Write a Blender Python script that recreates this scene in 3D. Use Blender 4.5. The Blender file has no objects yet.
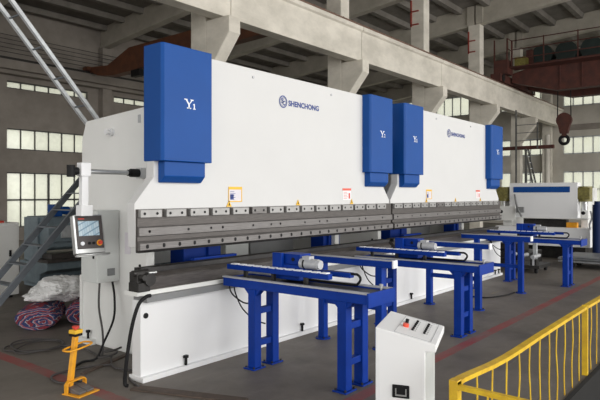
import bpy, math, random
from mathutils import Vector, Matrix, noise
random.seed(7)
PI = math.pi
COL = bpy.context.scene.collection

# ------------------------------------------------------------------ helpers
class MB:
    """collects shapes; build() links them as one mesh object"""
    def __init__(self):
        self.v = []; self.f = []; self.smooth = []
    def add(self, vs, fs, smooth=False):
        n = len(self.v)
        self.v += [tuple(p) for p in vs]
        self.f += [tuple(i + n for i in f) for f in fs]
        self.smooth += [smooth] * len(fs)
        return self
    def box(self, x0, y0, z0, x1, y1, z1):
        x0, x1 = min(x0, x1), max(x0, x1); y0, y1 = min(y0, y1), max(y0, y1); z0, z1 = min(z0, z1), max(z0, z1)
        vs = [(x0,y0,z0),(x1,y0,z0),(x1,y1,z0),(x0,y1,z0),(x0,y0,z1),(x1,y0,z1),(x1,y1,z1),(x0,y1,z1)]
        return self.add(vs, [(0,3,2,1),(4,5,6,7),(0,1,5,4),(1,2,6,5),(2,3,7,6),(3,0,4,7)])
    def hexa(self, b, t):
        return self.add(list(b) + list(t), [(0,3,2,1),(4,5,6,7),(0,1,5,4),(1,2,6,5),(2,3,7,6),(3,0,4,7)])
    def prism(self, prof, a, b, axis='x'):
        """prof: list of 2D points (other two axes in order), extruded from a to b along axis"""
        def mk(p, t):
            if axis == 'x': return (t, p[0], p[1])
            if axis == 'y': return (p[0], t, p[1])
            return (p[0], p[1], t)
        n = len(prof)
        vs = [mk(p, a) for p in prof] + [mk(p, b) for p in prof]
        fs = [tuple(range(n)), tuple(range(2*n-1, n-1, -1))]
        for i in range(n):
            j = (i+1) % n
            fs.append((i, i+n, j+n, j))
        return self.add(vs, fs)
    def cyl(self, p0, p1, r0, r1=None, n=16, smooth=True):
        r1 = r0 if r1 is None else r1
        p0 = Vector(p0); p1 = Vector(p1); d = (p1-p0).normalized()
        u = d.orthogonal().normalized(); w = d.cross(u)
        vs = []
        for p, r in ((p0, r0), (p1, r1)):
            for i in range(n):
                a = 2*PI*i/n
                vs.append(p + u*math.cos(a)*r + w*math.sin(a)*r)
        side = [(i, (i+1) % n, (i+1) % n + n, i+n) for i in range(n)]
        self.add(vs, side, smooth)
        return self.add(vs, [tuple(range(n-1, -1, -1)), tuple(range(n, 2*n))])
    def tube(self, pts, r, n=8, closed=False, sub=4):
        P = [Vector(p) for p in pts]
        if sub > 1:
            Q = []; m = len(P)
            rng = range(m) if closed else range(m-1)
            for i in rng:
                if closed: a, b, c, d = P[(i-1) % m], P[i], P[(i+1) % m], P[(i+2) % m]
                else: a, b, c, d = P[max(i-1,0)], P[i], P[i+1], P[min(i+2,m-1)]
                for k in range(sub):
                    t = k/sub
                    Q.append(0.5*((2*b)+(c-a)*t+(2*a-5*b+4*c-d)*t*t+(3*b-a-3*c+d)*t**3))
            if not closed: Q.append(P[-1])
            P = Q
        m = len(P); vs = []; u = None
        for i, p in enumerate(P):
            if closed: d = (P[(i+1) % m]-P[(i-1) % m])
            else: d = (P[min(i+1,m-1)]-P[max(i-1,0)])
            if d.length < 1e-9: d = Vector((0,0,1))
            d.normalize()
            if u is None: u = d.orthogonal().normalized()
            u = (u - d*u.dot(d))
            if u.length < 1e-6: u = d.orthogonal()
            u.normalize(); w = d.cross(u)
            for k in range(n):
                a = 2*PI*k/n
                vs.append(p + u*math.cos(a)*r + w*math.sin(a)*r)
        fs = []
        for i in range(m if closed else m-1):
            j = (i+1) % m
            for k in range(n):
                l = (k+1) % n
                fs.append((i*n+k, i*n+l, j*n+l, j*n+k))
        self.add(vs, fs, True)
        if not closed:
            self.add(vs[:n], [tuple(range(n-1,-1,-1))]); self.add(vs[-n:], [tuple(range(n))])
        return self
    def build(self, name, mat, parent=None, bevel=0, seg=2, org=None):
        """org: world origin taken off the vertices (the root's location by default)"""
        me = bpy.data.meshes.new(name)
        o = bpy.data.objects.new(name, me); COL.objects.link(o)
        off = Vector((0,0,0))
        if parent is not None:
            o.parent = parent
            off = Vector(parent.get('_o', (0,0,0))) if org is None else Vector(org)
        elif org is not None:
            off = Vector(org); o.location = off
        vs = [Vector(p) - off for p in self.v]
        me.from_pydata(vs, [], self.f)
        me.polygons.foreach_set('use_smooth', self.smooth)
        me.materials.append(mat); me.validate(); me.update()
        import bmesh
        bm = bmesh.new(); bm.from_mesh(me); bmesh.ops.recalc_face_normals(bm, faces=bm.faces); bm.to_mesh(me); bm.free()
        if bevel:
            m = o.modifiers.new('edge', 'BEVEL'); m.width = bevel; m.segments = seg; m.limit_method = 'ANGLE'; m.angle_limit = math.radians(40)
        if parent is not None: o['_o'] = tuple(off)
        return o

def tag(o, label=None, cat=None, group=None, kind=None):
    if label: o['label'] = label
    if cat: o['category'] = cat
    if group: o['group'] = group
    if kind: o['kind'] = kind
    return o

def thing(name, label, cat, loc=(0,0,0), rz=0, group=None, world=True):
    o = bpy.data.objects.new(name, None); COL.objects.link(o)
    o.location = loc; o.rotation_euler = (0,0,rz); o.empty_display_size = .1
    o['_o'] = tuple(loc) if world else (0.,0.,0.)
    return tag(o, label, cat, group)

def copy_tree(o, parent=None):
    c = o.copy(); COL.objects.link(c)
    if parent is not None: c.parent = parent
    for ch in list(o.children): copy_tree(ch, c)
    return c

# ------------------------------------------------------------------ materials
def mat(name, col, rough=.5, metal=0., var=.12, scale=3., bump=0., bscale=40., spec=None, col2=None, stretch=None, rvar=0.):
    m = bpy.data.materials.new(name); m.use_nodes = True
    nt = m.node_tree; N = nt.nodes; L = nt.links
    b = N['Principled BSDF']
    b.inputs['Roughness'].default_value = rough; b.inputs['Metallic'].default_value = metal
    if spec is not None: b.inputs['Specular IOR Level'].default_value = spec
    tc = N.new('ShaderNodeTexCoord'); mp = N.new('ShaderNodeMapping')
    L.new(tc.outputs['Object'], mp.inputs['Vector'])
    if stretch: mp.inputs['Scale'].default_value = stretch
    nz = N.new('ShaderNodeTexNoise'); nz.inputs['Scale'].default_value = scale; nz.inputs['Detail'].default_value = 6
    nz.inputs['Roughness'].default_value = .65
    L.new(mp.outputs['Vector'], nz.inputs['Vector'])
    rp = N.new('ShaderNodeValToRGB')
    c2 = col2 if col2 else tuple(c*(1-var) for c in col)
    c1 = col if col2 else tuple(min(1, c*(1+var*.5)) for c in col)
    rp.color_ramp.elements[0].position = .35; rp.color_ramp.elements[1].position = .65
    rp.color_ramp.elements[0].color = (*c2, 1); rp.color_ramp.elements[1].color = (*c1, 1)
    L.new(nz.outputs['Fac'], rp.inputs['Fac']); L.new(rp.outputs['Color'], b.inputs['Base Color'])
    if rvar:
        mr = N.new('ShaderNodeMapRange'); mr.inputs['To Min'].default_value = rough-rvar; mr.inputs['To Max'].default_value = rough+rvar
        L.new(nz.outputs['Fac'], mr.inputs['Value']); L.new(mr.outputs['Result'], b.inputs['Roughness'])
    if bump:
        n2 = N.new('ShaderNodeTexNoise'); n2.inputs['Scale'].default_value = bscale; n2.inputs['Detail'].default_value = 4
        L.new(mp.outputs['Vector'], n2.inputs['Vector'])
        bp = N.new('ShaderNodeBump'); bp.inputs['Strength'].default_value = bump; bp.inputs['Distance'].default_value = .01
        L.new(n2.outputs['Fac'], bp.inputs['Height']); L.new(bp.outputs['Normal'], b.inputs['Normal'])
    return m

M = {}
M['white'] = mat('white enamel', (.82,.825,.84), .45, var=.02, scale=1.2, spec=.25)
M['ramwhite'] = mat('dimmed ram enamel', (.66,.66,.66), .55, var=.02, scale=1.2, spec=.12)  # same white enamel, colour darkened to offset the strong light on the ram
M['whiteside'] = mat('white enamel frame', (.80,.805,.79), .38, var=.03, scale=1.5)
M['grey'] = mat('light grey enamel', (.63,.65,.64), .4, var=.04)
M['blue'] = mat('blue enamel', (.004,.066,.29), .48, var=.06, scale=1.5, spec=.22)
M['tblue'] = mat('deep blue enamel', (.001,.033,.27), .48, var=.12, scale=4, spec=.18)
M['navy'] = mat('navy paint', (.004,.016,.075), .5, spec=.25)
M['steel'] = mat('dark milled steel', (.10,.09,.085), .42, .35, col2=(.06,.053,.05), scale=6, stretch=(1,6,14), rvar=.08)
M['steellight'] = mat('ground steel', (.19,.18,.177), .40, .35, col2=(.12,.112,.108), scale=7, stretch=(.7,5,14), rvar=.06)
M['clamp'] = mat('clamp steel', (.32,.315,.31), .4, .3, var=.12, scale=9)
M['zinc'] = mat('grey guide rail', (.46,.47,.49), .42, .25, var=.12, scale=8)
M['strip'] = mat('grey cover strip', (.23,.235,.24), .5, .1, var=.08)
M['black'] = mat('black rubber', (.008,.008,.009), .6, var=.2, spec=.25)
M['darkiron'] = mat('dark oily iron', (.035,.033,.032), .42, .4, var=.4, scale=8)
M['silver'] = mat('brushed aluminium', (.62,.63,.63), .33, .8, var=.06, scale=10)
M['slate'] = mat('blue grey paint', (.19,.245,.28), .45, var=.2, scale=5)
M['rung'] = mat('grey ladder paint', (.13,.145,.165), .5, var=.15, scale=5)
M['ladderwhite'] = mat('pale ladder tube', (.52,.54,.56), .45, .1, var=.2, scale=6)
M['conc'] = mat('cast concrete', (.78,.735,.65), .85, col2=(.58,.545,.475), scale=.9, bump=.25, bscale=18, stretch=(1,1,1.7))
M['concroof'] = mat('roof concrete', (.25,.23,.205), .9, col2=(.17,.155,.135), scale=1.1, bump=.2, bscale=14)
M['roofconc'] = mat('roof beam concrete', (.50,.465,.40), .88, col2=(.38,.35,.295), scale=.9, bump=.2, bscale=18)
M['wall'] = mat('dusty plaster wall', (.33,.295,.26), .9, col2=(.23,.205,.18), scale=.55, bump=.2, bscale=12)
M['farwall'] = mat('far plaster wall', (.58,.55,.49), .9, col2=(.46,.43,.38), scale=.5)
M['frame'] = mat('window frame', (.10,.10,.095), .6, var=.1)
M['yellow'] = mat('worn yellow paint', (.78,.52,.02), .45, col2=(.60,.36,.02), scale=9, bump=.15, bscale=60)
M['orange'] = mat('orange yellow paint', (.86,.40,.015), .42, col2=(.72,.30,.01), scale=10)
M['stick_y'] = mat('yellow sticker', (.85,.50,.03), .5, var=.05)
M['red'] = mat('red plastic', (.60,.05,.03), .4)
M['redmetal'] = mat('faded red steel', (.27,.045,.03), .6)
M['redbright'] = mat('signal red plastic', (.75,.09,.05), .35)
M['crane'] = mat('red brown crane paint', (.095,.026,.017), .65, col2=(.05,.016,.012), scale=3)
M['craneorange'] = mat('old orange crane paint', (.15,.05,.02), .6, col2=(.09,.032,.016), scale=3)
M['drum'] = mat('dark green machinery', (.012,.024,.022), .5, var=.4)
M['rust'] = mat('rusty rail', (.24,.14,.10), .75, col2=(.16,.10,.075), scale=8)
M['olive'] = mat('olive wrap', (.22,.19,.045), .42, col2=(.10,.09,.02), scale=14, bump=.5, bscale=25)
M['plank'] = mat('brown floor plank', (.10,.07,.055), .8, col2=(.06,.045,.035), scale=9)
M['cable'] = mat('grey cable', (.06,.055,.055), .55)
M['wire'] = mat('dark wire', (.03,.028,.026), .7)
M['sheet'] = mat('stacked sheet steel', (.26,.27,.28), .45, .4, var=.2)
M['letter'] = mat('blue print', (.02,.05,.25), .5, var=.02)
M['letterwhite'] = mat('white print', (.85,.87,.92), .5, var=.02)
M['paper'] = mat('sticker paper', (.72,.69,.74), .6, var=.06)
M['screenframe'] = mat('dark panel face', (.065,.055,.055), .45)
M['pit'] = mat('dark pit concrete', (.006,.0055,.005), .95, var=.3)

def emission_screen():
    m = bpy.data.materials.new('lit screen'); m.use_nodes = True
    nt = m.node_tree; N = nt.nodes; L = nt.links; b = N['Principled BSDF']
    tc = N.new('ShaderNodeTexCoord'); br = N.new('ShaderNodeTexBrick')
    br.inputs['Color1'].default_value = (.50,.60,.66,1); br.inputs['Color2'].default_value = (.36,.50,.60,1); br.inputs['Mortar'].default_value = (.22,.32,.42,1)
    br.inputs['Scale'].default_value = 18; br.inputs['Mortar Size'].default_value = .03
    L.new(tc.outputs['Object'], br.inputs['Vector']); L.new(br.outputs['Color'], b.inputs['Base Color'])
    L.new(br.outputs['Color'], b.inputs['Emission Color']); b.inputs['Emission Strength'].default_value = .12
    b.inputs['Roughness'].default_value = .2
    return m
M['screen'] = emission_screen()

def glass():
    m = bpy.data.materials.new('dusty window glass'); m.use_nodes = True
    nt = m.node_tree; N = nt.nodes; L = nt.links
    N.remove(N['Principled BSDF']); out = N['Material Output']
    tr = N.new('ShaderNodeBsdfTransparent'); df = N.new('ShaderNodeBsdfTranslucent'); gl = N.new('ShaderNodeBsdfGlossy')
    tr.inputs['Color'].default_value = (.80,.81,.76,1); df.inputs['Color'].default_value = (.85,.86,.76,1); gl.inputs['Roughness'].default_value = .1
    nz = N.new('ShaderNodeTexNoise'); nz.inputs['Scale'].default_value = .9; nz.inputs['Detail'].default_value = 5
    tc = N.new('ShaderNodeTexCoord'); L.new(tc.outputs['Object'], nz.inputs['Vector'])
    mr = N.new('ShaderNodeMapRange'); mr.inputs['From Min'].default_value = .3; mr.inputs['From Max'].default_value = .7; mr.inputs['To Min'].default_value = .25; mr.inputs['To Max'].default_value = .6
    L.new(nz.outputs['Fac'], mr.inputs['Value'])
    mx = N.new('ShaderNodeMixShader'); L.new(mr.outputs['Result'], mx.inputs[0]); L.new(tr.outputs[0], mx.inputs[1]); L.new(df.outputs[0], mx.inputs[2])
    m2 = N.new('ShaderNodeMixShader'); m2.inputs[0].default_value = .05; L.new(mx.outputs[0], m2.inputs[1]); L.new(gl.outputs[0], m2.inputs[2])
    L.new(m2.outputs[0], out.inputs['Surface'])
    return m
M['glass'] = glass()

def floor_mat():
    m = bpy.data.materials.new('worn shop floor'); m.use_nodes = True
    nt = m.node_tree; N = nt.nodes; L = nt.links; b = N['Principled BSDF']
    tc = N.new('ShaderNodeTexCoord'); sp = N.new('ShaderNodeSeparateXYZ'); L.new(tc.outputs['Object'], sp.inputs[0])
    def noise_(scale, detail=6, rough=.65):
        n = N.new('ShaderNodeTexNoise'); n.inputs['Scale'].default_value = scale; n.inputs['Detail'].default_value = detail; n.inputs['Roughness'].default_value = rough
        L.new(tc.outputs['Object'], n.inputs['Vector']); return n.outputs['Fac']
    def math_(op, a, b_=None, clamp=False):
        n = N.new('ShaderNodeMath'); n.operation = op; n.use_clamp = clamp
        for i, v in enumerate((a, b_)):
            if v is None: continue
            if isinstance(v, (int, float)): n.inputs[i].default_value = v
            else: L.new(v, n.inputs[i])
        return n.outputs[0]
    def ramp(v, a, b_, ca, cb):
        r = N.new('ShaderNodeValToRGB'); r.color_ramp.elements[0].position = a; r.color_ramp.elements[1].position = b_
        r.color_ramp.elements[0].color = (*ca,1); r.color_ramp.elements[1].color = (*cb,1); L.new(v, r.inputs[0]); return r.outputs[0]
    def mix(f, a, b_):
        n = N.new('ShaderNodeMix'); n.data_type = 'RGBA'; L.new(f, n.inputs[0])
        for i, v in ((6, a), (7, b_)):
            if isinstance(v, tuple): n.inputs[i].default_value = (*v,1)
            else: L.new(v, n.inputs[i])
        return n.outputs[2]
    base = ramp(noise_(.55), .3, .7, (.085,.072,.06), (.185,.162,.14))
    fine = noise_(7., 8, .75)
    base = mix(math_('MULTIPLY', fine, .55), base, (.175,.16,.145))
    dirt = ramp(noise_(1.7, 7), .52, .72, (0,0,0), (1,1,1))
    base = mix(math_('MULTIPLY', dirt, .45), base, (.06,.054,.05))
    scr = N.new('ShaderNodeTexNoise'); mp = N.new('ShaderNodeMapping'); mp.inputs['Rotation'].default_value = (0,0,.5); mp.inputs['Scale'].default_value = (.5,9,1)
    L.new(tc.outputs['Object'], mp.inputs['Vector']); L.new(mp.outputs[0], scr.inputs['Vector']); scr.inputs['Scale'].default_value = 1.5; scr.inputs['Detail'].default_value = 4
    sc = ramp(scr.outputs['Fac'], .62, .70, (0,0,0), (1,1,1))
    base = mix(math_('MULTIPLY', sc, .22), base, (.25,.235,.215))
    def line(axis, c, hw, lo, hi):
        a, o = (sp.outputs['Y'], sp.outputs['X']) if axis == 'y' else (sp.outputs['X'], sp.outputs['Y'])
        d = math_('ABSOLUTE', math_('SUBTRACT', a, c))
        e = math_('LESS_THAN', math_('ADD', d, math_('MULTIPLY', math_('SUBTRACT', fine, .5), .05)), hw)
        e = math_('MULTIPLY', e, math_('GREATER_THAN', o, lo)); return math_('MULTIPLY', e, math_('LESS_THAN', o, hi))
    wear = ramp(noise_(1.3, 8, .8), .36, .60, (.25,.25,.25), (.95,.95,.95))
    ln = math_('ADD', line('y', 3.16, .075, 3.28, 30), line('x', 3.34, .075, 3.1, 9.5), True)
    base = mix(math_('MULTIPLY', ln, wear), base, (.27,.05,.048))
    wear2 = ramp(noise_(2.2, 8, .8), .5, .6, (0,0,0), (.6,.6,.6))
    base = mix(math_('MULTIPLY', line('y', 4.35, .02, 11.0, 17), wear2), base, (.30,.25,.10))
    L.new(base, b.inputs['Base Color'])
    rr = N.new('ShaderNodeMapRange'); rr.inputs['To Min'].default_value = .42; rr.inputs['To Max'].default_value = .8; L.new(noise_(2.3), rr.inputs['Value']); L.new(rr.outputs[0], b.inputs['Roughness'])
    bp = N.new('ShaderNodeBump'); bp.inputs['Strength'].default_value = .25; bp.inputs['Distance'].default_value = .01; L.new(fine, bp.inputs['Height']); L.new(bp.outputs[0], b.inputs['Normal'])
    return m
M['floor'] = floor_mat()

def rug_mat():
    m = bpy.data.materials.new('striped quilt cloth'); m.use_nodes = True
    nt = m.node_tree; N = nt.nodes; L = nt.links; b = N['Principled BSDF']; b.inputs['Roughness'].default_value = .9
    tc = N.new('ShaderNodeTexCoord'); w = N.new('ShaderNodeTexWave'); w.wave_type = 'RINGS'; w.rings_direction = 'X'
    w.inputs['Scale'].default_value = 3.4; w.inputs['Distortion'].default_value = 3.5; w.inputs['Detail'].default_value = 2; w.inputs['Detail Scale'].default_value = 3
    w.wave_profile = 'SAW'
    mp = N.new('ShaderNodeMapping'); mp.inputs['Scale'].default_value = (1,.55,1.25); mp.inputs['Location'].default_value = (0,.05,.06); L.new(tc.outputs['Object'], mp.inputs['Vector']); L.new(mp.outputs[0], w.inputs['Vector'])
    r = N.new('ShaderNodeValToRGB'); r.color_ramp.interpolation = 'CONSTANT'
    cols = [(0,(.24,.03,.045)),(.24,(.42,.40,.43)),(.31,(.035,.05,.15)),(.55,(.36,.10,.12)),(.70,(.40,.40,.45)),(.77,(.03,.04,.11))]
    while len(r.color_ramp.elements) < len(cols): r.color_ramp.elements.new(.5)
    for e, (p, c) in zip(r.color_ramp.elements, cols): e.position = p; e.color = (*c,1)
    L.new(w.outputs['Fac'], r.inputs[0]); L.new(r.outputs[0], b.inputs['Base Color'])
    n2 = N.new('ShaderNodeTexNoise'); n2.inputs['Scale'].default_value = 25; L.new(tc.outputs['Object'], n2.inputs['Vector'])
    bp = N.new('ShaderNodeBump'); bp.inputs['Strength'].default_value = .6; bp.inputs['Distance'].default_value = .02; L.new(n2.outputs['Fac'], bp.inputs['Height']); L.new(bp.outputs[0], b.inputs['Normal'])
    return m
M['rug'] = rug_mat()
def film_mat():
    m = mat('clear plastic film', (.88,.88,.88), .28, var=.08, scale=6, bump=.9, bscale=12)
    b = m.node_tree.nodes['Principled BSDF']; b.inputs['Transmission Weight'].default_value = .08; b.inputs['IOR'].default_value = 1.2
    return m
M['film'] = film_mat()

# ------------------------------------------------------------------ text
def text_mesh(mb, body, x0, x1, z0, h, y, depth=.004, weight=.0):
    """writing that stands in an X-Z plane and reads from the -Y side"""
    cu = bpy.data.curves.new('writing', 'FONT'); cu.body = body; cu.size = 1; cu.offset = weight; cu.resolution_u = 3
    o = bpy.data.objects.new('writing', cu); COL.objects.link(o)
    bpy.context.view_layer.update()
    me = bpy.data.meshes.new_from_object(o.evaluated_get(bpy.context.evaluated_depsgraph_get()))
    vs = [v.co.copy() for v in me.vertices]; fs = [tuple(p.vertices) for p in me.polygons]
    ax = min(v.x for v in vs); bx = max(v.x for v in vs); ay = min(v.y for v in vs); by = max(v.y for v in vs)
    sx = (x1-x0)/(bx-ax); sz = h/(by-ay)
    out = [(x0+(v.x-ax)*sx, y-depth, z0+(v.y-ay)*sz) for v in vs]
    mb.add(out, fs)
    bpy.data.objects.remove(o); bpy.data.curves.remove(cu); bpy.data.meshes.remove(me)

def bar2(mb, p, q, w, y, depth=.003):
    """a straight stroke between p and q, (x,z) points, in an X-Z plane"""
    p = Vector(p); q = Vector(q); d = (q-p).normalized(); n = Vector((-d.y, d.x))*w/2
    pts = [p+n, q+n, q-n, p-n]
    mb.prism([tuple(a) for a in pts], y-depth, y, 'y')

# ------------------------------------------------------------------ the hall
COLX = [-1.7, 4.3, 10.3, 16.3, 22.3, 28.3, 34.3, 40.3]
WY = 25.4; FX = 40.6
def raft(y): return 10.4 + .095*(11.5-y)      # underside of the roof beams

def grid_wall(mb, u0, u1, z0, z1, holes, place):
    us = sorted({u0, u1} | {h[0] for h in holes} | {h[1] for h in holes}); zs = sorted({z0, z1} | {h[2] for h in holes} | {h[3] for h in holes})
    for a, b in zip(us, us[1:]):
        for c, d in zip(zs, zs[1:]):
            mu, mz = (a+b)/2, (c+d)/2
            if any(h[0] < mu < h[1] and h[2] < mz < h[3] for h in holes): continue
            place(a, c, b, d)

fl = MB()
def quad(mb, x0, y0, x1, y1, z): mb.add([(x0,y0,z),(x1,y0,z),(x1,y1,z),(x0,y1,z)], [(0,1,2,3)])
quad(fl, -10, 1.55, 41, WY+.3, 0); quad(fl, -60, -80, 3.6, 1.55, 0); quad(fl, 3.6, -80, 60, -9, 0); quad(fl, -60, 1.55, -10, 80, 0)
fl.build('floor', M['floor'])['kind'] = 'structure'
pb = MB(); quad(pb, 3.6, -9, 41, 1.55, -1.3)
pb.add([(3.6,1.55,-1.3),(41,1.55,-1.3),(41,1.55,-.0),(3.6,1.55,-.0)], [(0,1,2,3)])
pb.add([(3.6,-9,-1.3),(3.6,1.55,-1.3),(3.6,1.55,0),(3.6,-9,0)], [(0,1,2,3)])
pb.build('floor_pit', M['pit'])['kind'] = 'structure'

k_ = MB(); k_.box(3.62, 1.50, -.25, 41, 1.549, .015); k_.build('trim_1', M['pit'])['kind'] = 'structure'
# back wall with three rows of windows in every bay
holes = []; wins = []
rows = [(.56,2.95),(3.93,4.84),(6.55,6.88)]
for i, cx in enumerate([-4.7, 1.3, 7.3, 13.57, 18.8, 25.3, 31.3, 37.3]):
    for r, (a, b) in enumerate(rows):
        hw = 1.90
        c = cx
        holes.append((c-hw, c+hw, a, b)); wins.append((c-hw, c+hw, a, b, r))
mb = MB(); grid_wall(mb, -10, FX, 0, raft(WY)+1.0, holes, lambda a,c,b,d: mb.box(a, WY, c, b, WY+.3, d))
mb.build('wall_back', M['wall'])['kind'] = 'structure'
nw = 0
for (x0, x1, z0, z1, r) in wins:
    if x0 > 30 or x1 < 4: continue
    nw += 1
    f = MB(); t = .05
    f.box(x0, WY+.08, z0, x1, WY+.16, z0+t); f.box(x0, WY+.08, z1-t, x1, WY+.16, z1)
    n = 6
    for k in range(n+1):
        x = x0 + (x1-x0)*k/n; w = .045 if (k in (0, 3, n) and r == 0) else .022
        f.box(max(x0,x-w), WY+.08, z0, min(x1,x+w), WY+.16, z1)
    if r == 0: f.box(x0, WY+.08, 1.72, x1, WY+.16, 1.79)
    o = f.build('window_%d' % nw, M['frame']); o['kind'] = 'structure'
    g = MB(); g.box(x0+.01, WY+.11, z0+.01, x1-.01, WY+.125, z1-.01)
    g.build('window_pane', M['glass'], o)
# pilasters, sill course and crane rail of the back wall
for x in COLX:
    p = MB(); p.box(x-.25, WY-.35, 0, x+.25, WY, raft(WY)); p.build('wall_column', M['wall'])['kind'] = 'structure'
p = MB(); p.box(-10, WY-.75, 7.25, 40.3, WY-.45, 7.62); p.box(-10, WY-.45, 7.1, 40.3, WY, 7.3)
p.build('wall_beam', M['wall'])['kind'] = 'structure'
p = MB(); p.box(-10, WY-.66, 7.62, 40.3, WY-.58, 7.74)
tag(p.build('crane_rail', M['wire']), 'thin dark crane rail running along the rear plaster wall', 'rail')
for i, z in enumerate((8.02, 8.2, 8.38, 8.56, 8.74)):
    p = MB(); p.tube([(-9, WY-.42, z), (15, WY-.42, z-.03), (40, WY-.42, z)], .013, 5, sub=3)
    tag(p.build('busbar_wire', M['wire']), 'thin dark conductor wire strung level along the rear wall above the crane rail', 'wire', 'conductor wires on the rear wall')

# far end wall
holes = []
ys = [(-6.5,3.5),(5.2,10.5),(11.3,14.6),(16.3,19.5),(21.2,24.2)]
for y0, y1 in ys:
    for a, b in ((1.0,3.5),(4.6,5.75),(7.7,9.15)): holes.append((y0, y1, a, b))
mb = MB(); grid_wall(mb, -12, WY, 0, 13.2, holes, lambda a,c,b,d: mb.box(FX, a, c, FX+.3, b, d))
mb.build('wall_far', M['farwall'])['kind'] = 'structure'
for (y0, y1, a, b) in holes:
    nw += 1; f = MB()
    f.box(FX+.08, y0, a, FX+.16, y1, a+.08); f.box(FX+.08, y0, b-.08, FX+.16, y1, b)
    n = max(2, round((y1-y0)/.62))
    for k in range(n+1):
        y = y0+(y1-y0)*k/n; f.box(FX+.08, max(y0,y-.03), a, FX+.16, min(y1,y+.03), b)
    if b-a > 2: f.box(FX+.08, y0, 2.3, FX+.16, y1, 2.36)
    o = f.build('window_%d' % nw, M['ladderwhite']); o['kind'] = 'structure'
    g = MB(); g.box(FX+.11, y0+.01, a+.01, FX+.125, y1-.01, b-.01); g.build('window_pane', M['glass'], o)
p = MB(); p.box(FX-.2, -12, 6.15, FX, 10.2, 6.5); p.build('wall_beam', M['wall'])['kind'] = 'structure'

# concrete frame: columns with corbels, crane beams, roof beams
for i, x in enumerate(COLX):
    p = MB()
    p.box(x-.27, 11.1, 0, x+.12, 11.66, 7.0)
    if i < 7: p.prism([(11.1,4.95),(11.1,6.38),(10.25,6.38),(10.25,5.98)], x-.27, x+.12, 'x')
    p.box(x-.25, 11.12, 7.0, x+.25, 11.72, raft(11.4))
    p.build('concrete_column', M['conc'], bevel=.02)['kind'] = 'structure'
for i, x in enumerate(COLX[:-1]):
    p = MB(); p.prism([(10.46,6.38),(10.86,6.38),(10.86,7.3),(11.0,7.36),(11.0,7.5),(10.38,7.5),(10.38,7.38),(10.46,7.34)], x+.012, x+5.988, 'x')
    p.build('crane_beam', M['conc'], bevel=.012)['kind'] = 'structure'
r = MB(); r.box(-1.7, 10.66, 7.5, 40.3, 10.78, 7.53); r.box(-1.7, 10.70, 7.53, 40.3, 10.74, 7.6); r.box(-1.7, 10.67, 7.6, 40.3, 10.77, 7.65)
rail = tag(r.build('crane_rail', M['rust']), 'rusty crane rail lying along the top of the concrete crane beam', 'rail')
r = MB(); r.tube([(-1.7,10.40,7.53),(40.3,10.40,7.53)], .028, 6, sub=1)
for k in range(84): r.box(-1.4+.5*k, 10.37, 7.50, -1.36+.5*k, 10.64, 7.56)
r.build('conduit', M['rust'], rail)
for i, x in enumerate(COLX):
    p = MB()
    for (ya, yb) in ((11.42, WY), (-12, 11.36)):
        za, zb = raft(ya), raft(yb); dep = 1.0
        for (w, o0, o1) in ((.19, 0, .14), (.13, .14, dep)):
            p.hexa([(x-w,ya,za+o0),(x+w,ya,za+o0),(x+w,yb,zb+o0),(x-w,yb,zb+o0)], [(x-w,ya,za+o1),(x+w,ya,za+o1),(x+w,yb,zb+o1),(x-w,yb,zb+o1)])
    p.box(x-.24, 11.0, raft(11.0), x+.24, 11.34, raft(11)+.95); p.box(x-.24, 11.44, raft(11.44), x+.24, 11.8, raft(11.44)+.95)
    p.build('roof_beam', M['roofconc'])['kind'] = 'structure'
# roof slab with ribs
p = MB(); za, zb = raft(-12)+.98, raft(WY)+.98
p.hexa([(-10,-12,za),(FX+.3,-12,za),(FX+.3,WY+.3,zb),(-10,WY+.3,zb)], [(-10,-12,za+.2),(FX+.3,-12,za+.2),(FX+.3,WY+.3,zb+.2),(-10,WY+.3,zb+.2)])
y = WY-.4
while y > -11.5:
    z = raft(y)+.98
    p.hexa([(-10,y-.13,z-.22),(FX,y-.13,z-.22),(FX,y+.13,z-.22),(-10,y+.13,z-.22)], [(-10,y-.2,z+.01),(FX,y-.2,z+.01),(FX,y+.2,z+.01),(-10,y+.2,z+.01)])
    y -= 1.42
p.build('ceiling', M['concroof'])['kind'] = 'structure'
# red collector brackets on the upper columns
for x, lab in ((16.3,'red steel bracket on the upper column above the first logo'), (22.3,'red steel bracket on the tall upper column over the blue covers'), (28.3,'red steel bracket on the upper column beside the overhead crane')):
    p = MB(); X = x-.28
    p.box(X-.03, 11.66, 9.0, X+.03, 11.72, 10.1); p.box(X-.03, 11.35, 9.05, X+.03, 11.72, 9.1); p.box(X-.03, 11.35, 9.6, X+.03, 11.72, 9.65)
    tag(p.build('wall_bracket', M['redmetal']), lab, 'bracket')

# ------------------------------------------------------------------ press brakes
L = 5.36
def hexbolt(mb, x, y, z, r=.016, d=.012): mb.cyl((x, y, z), (x, y-d, z), r, n=8, smooth=False)

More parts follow.
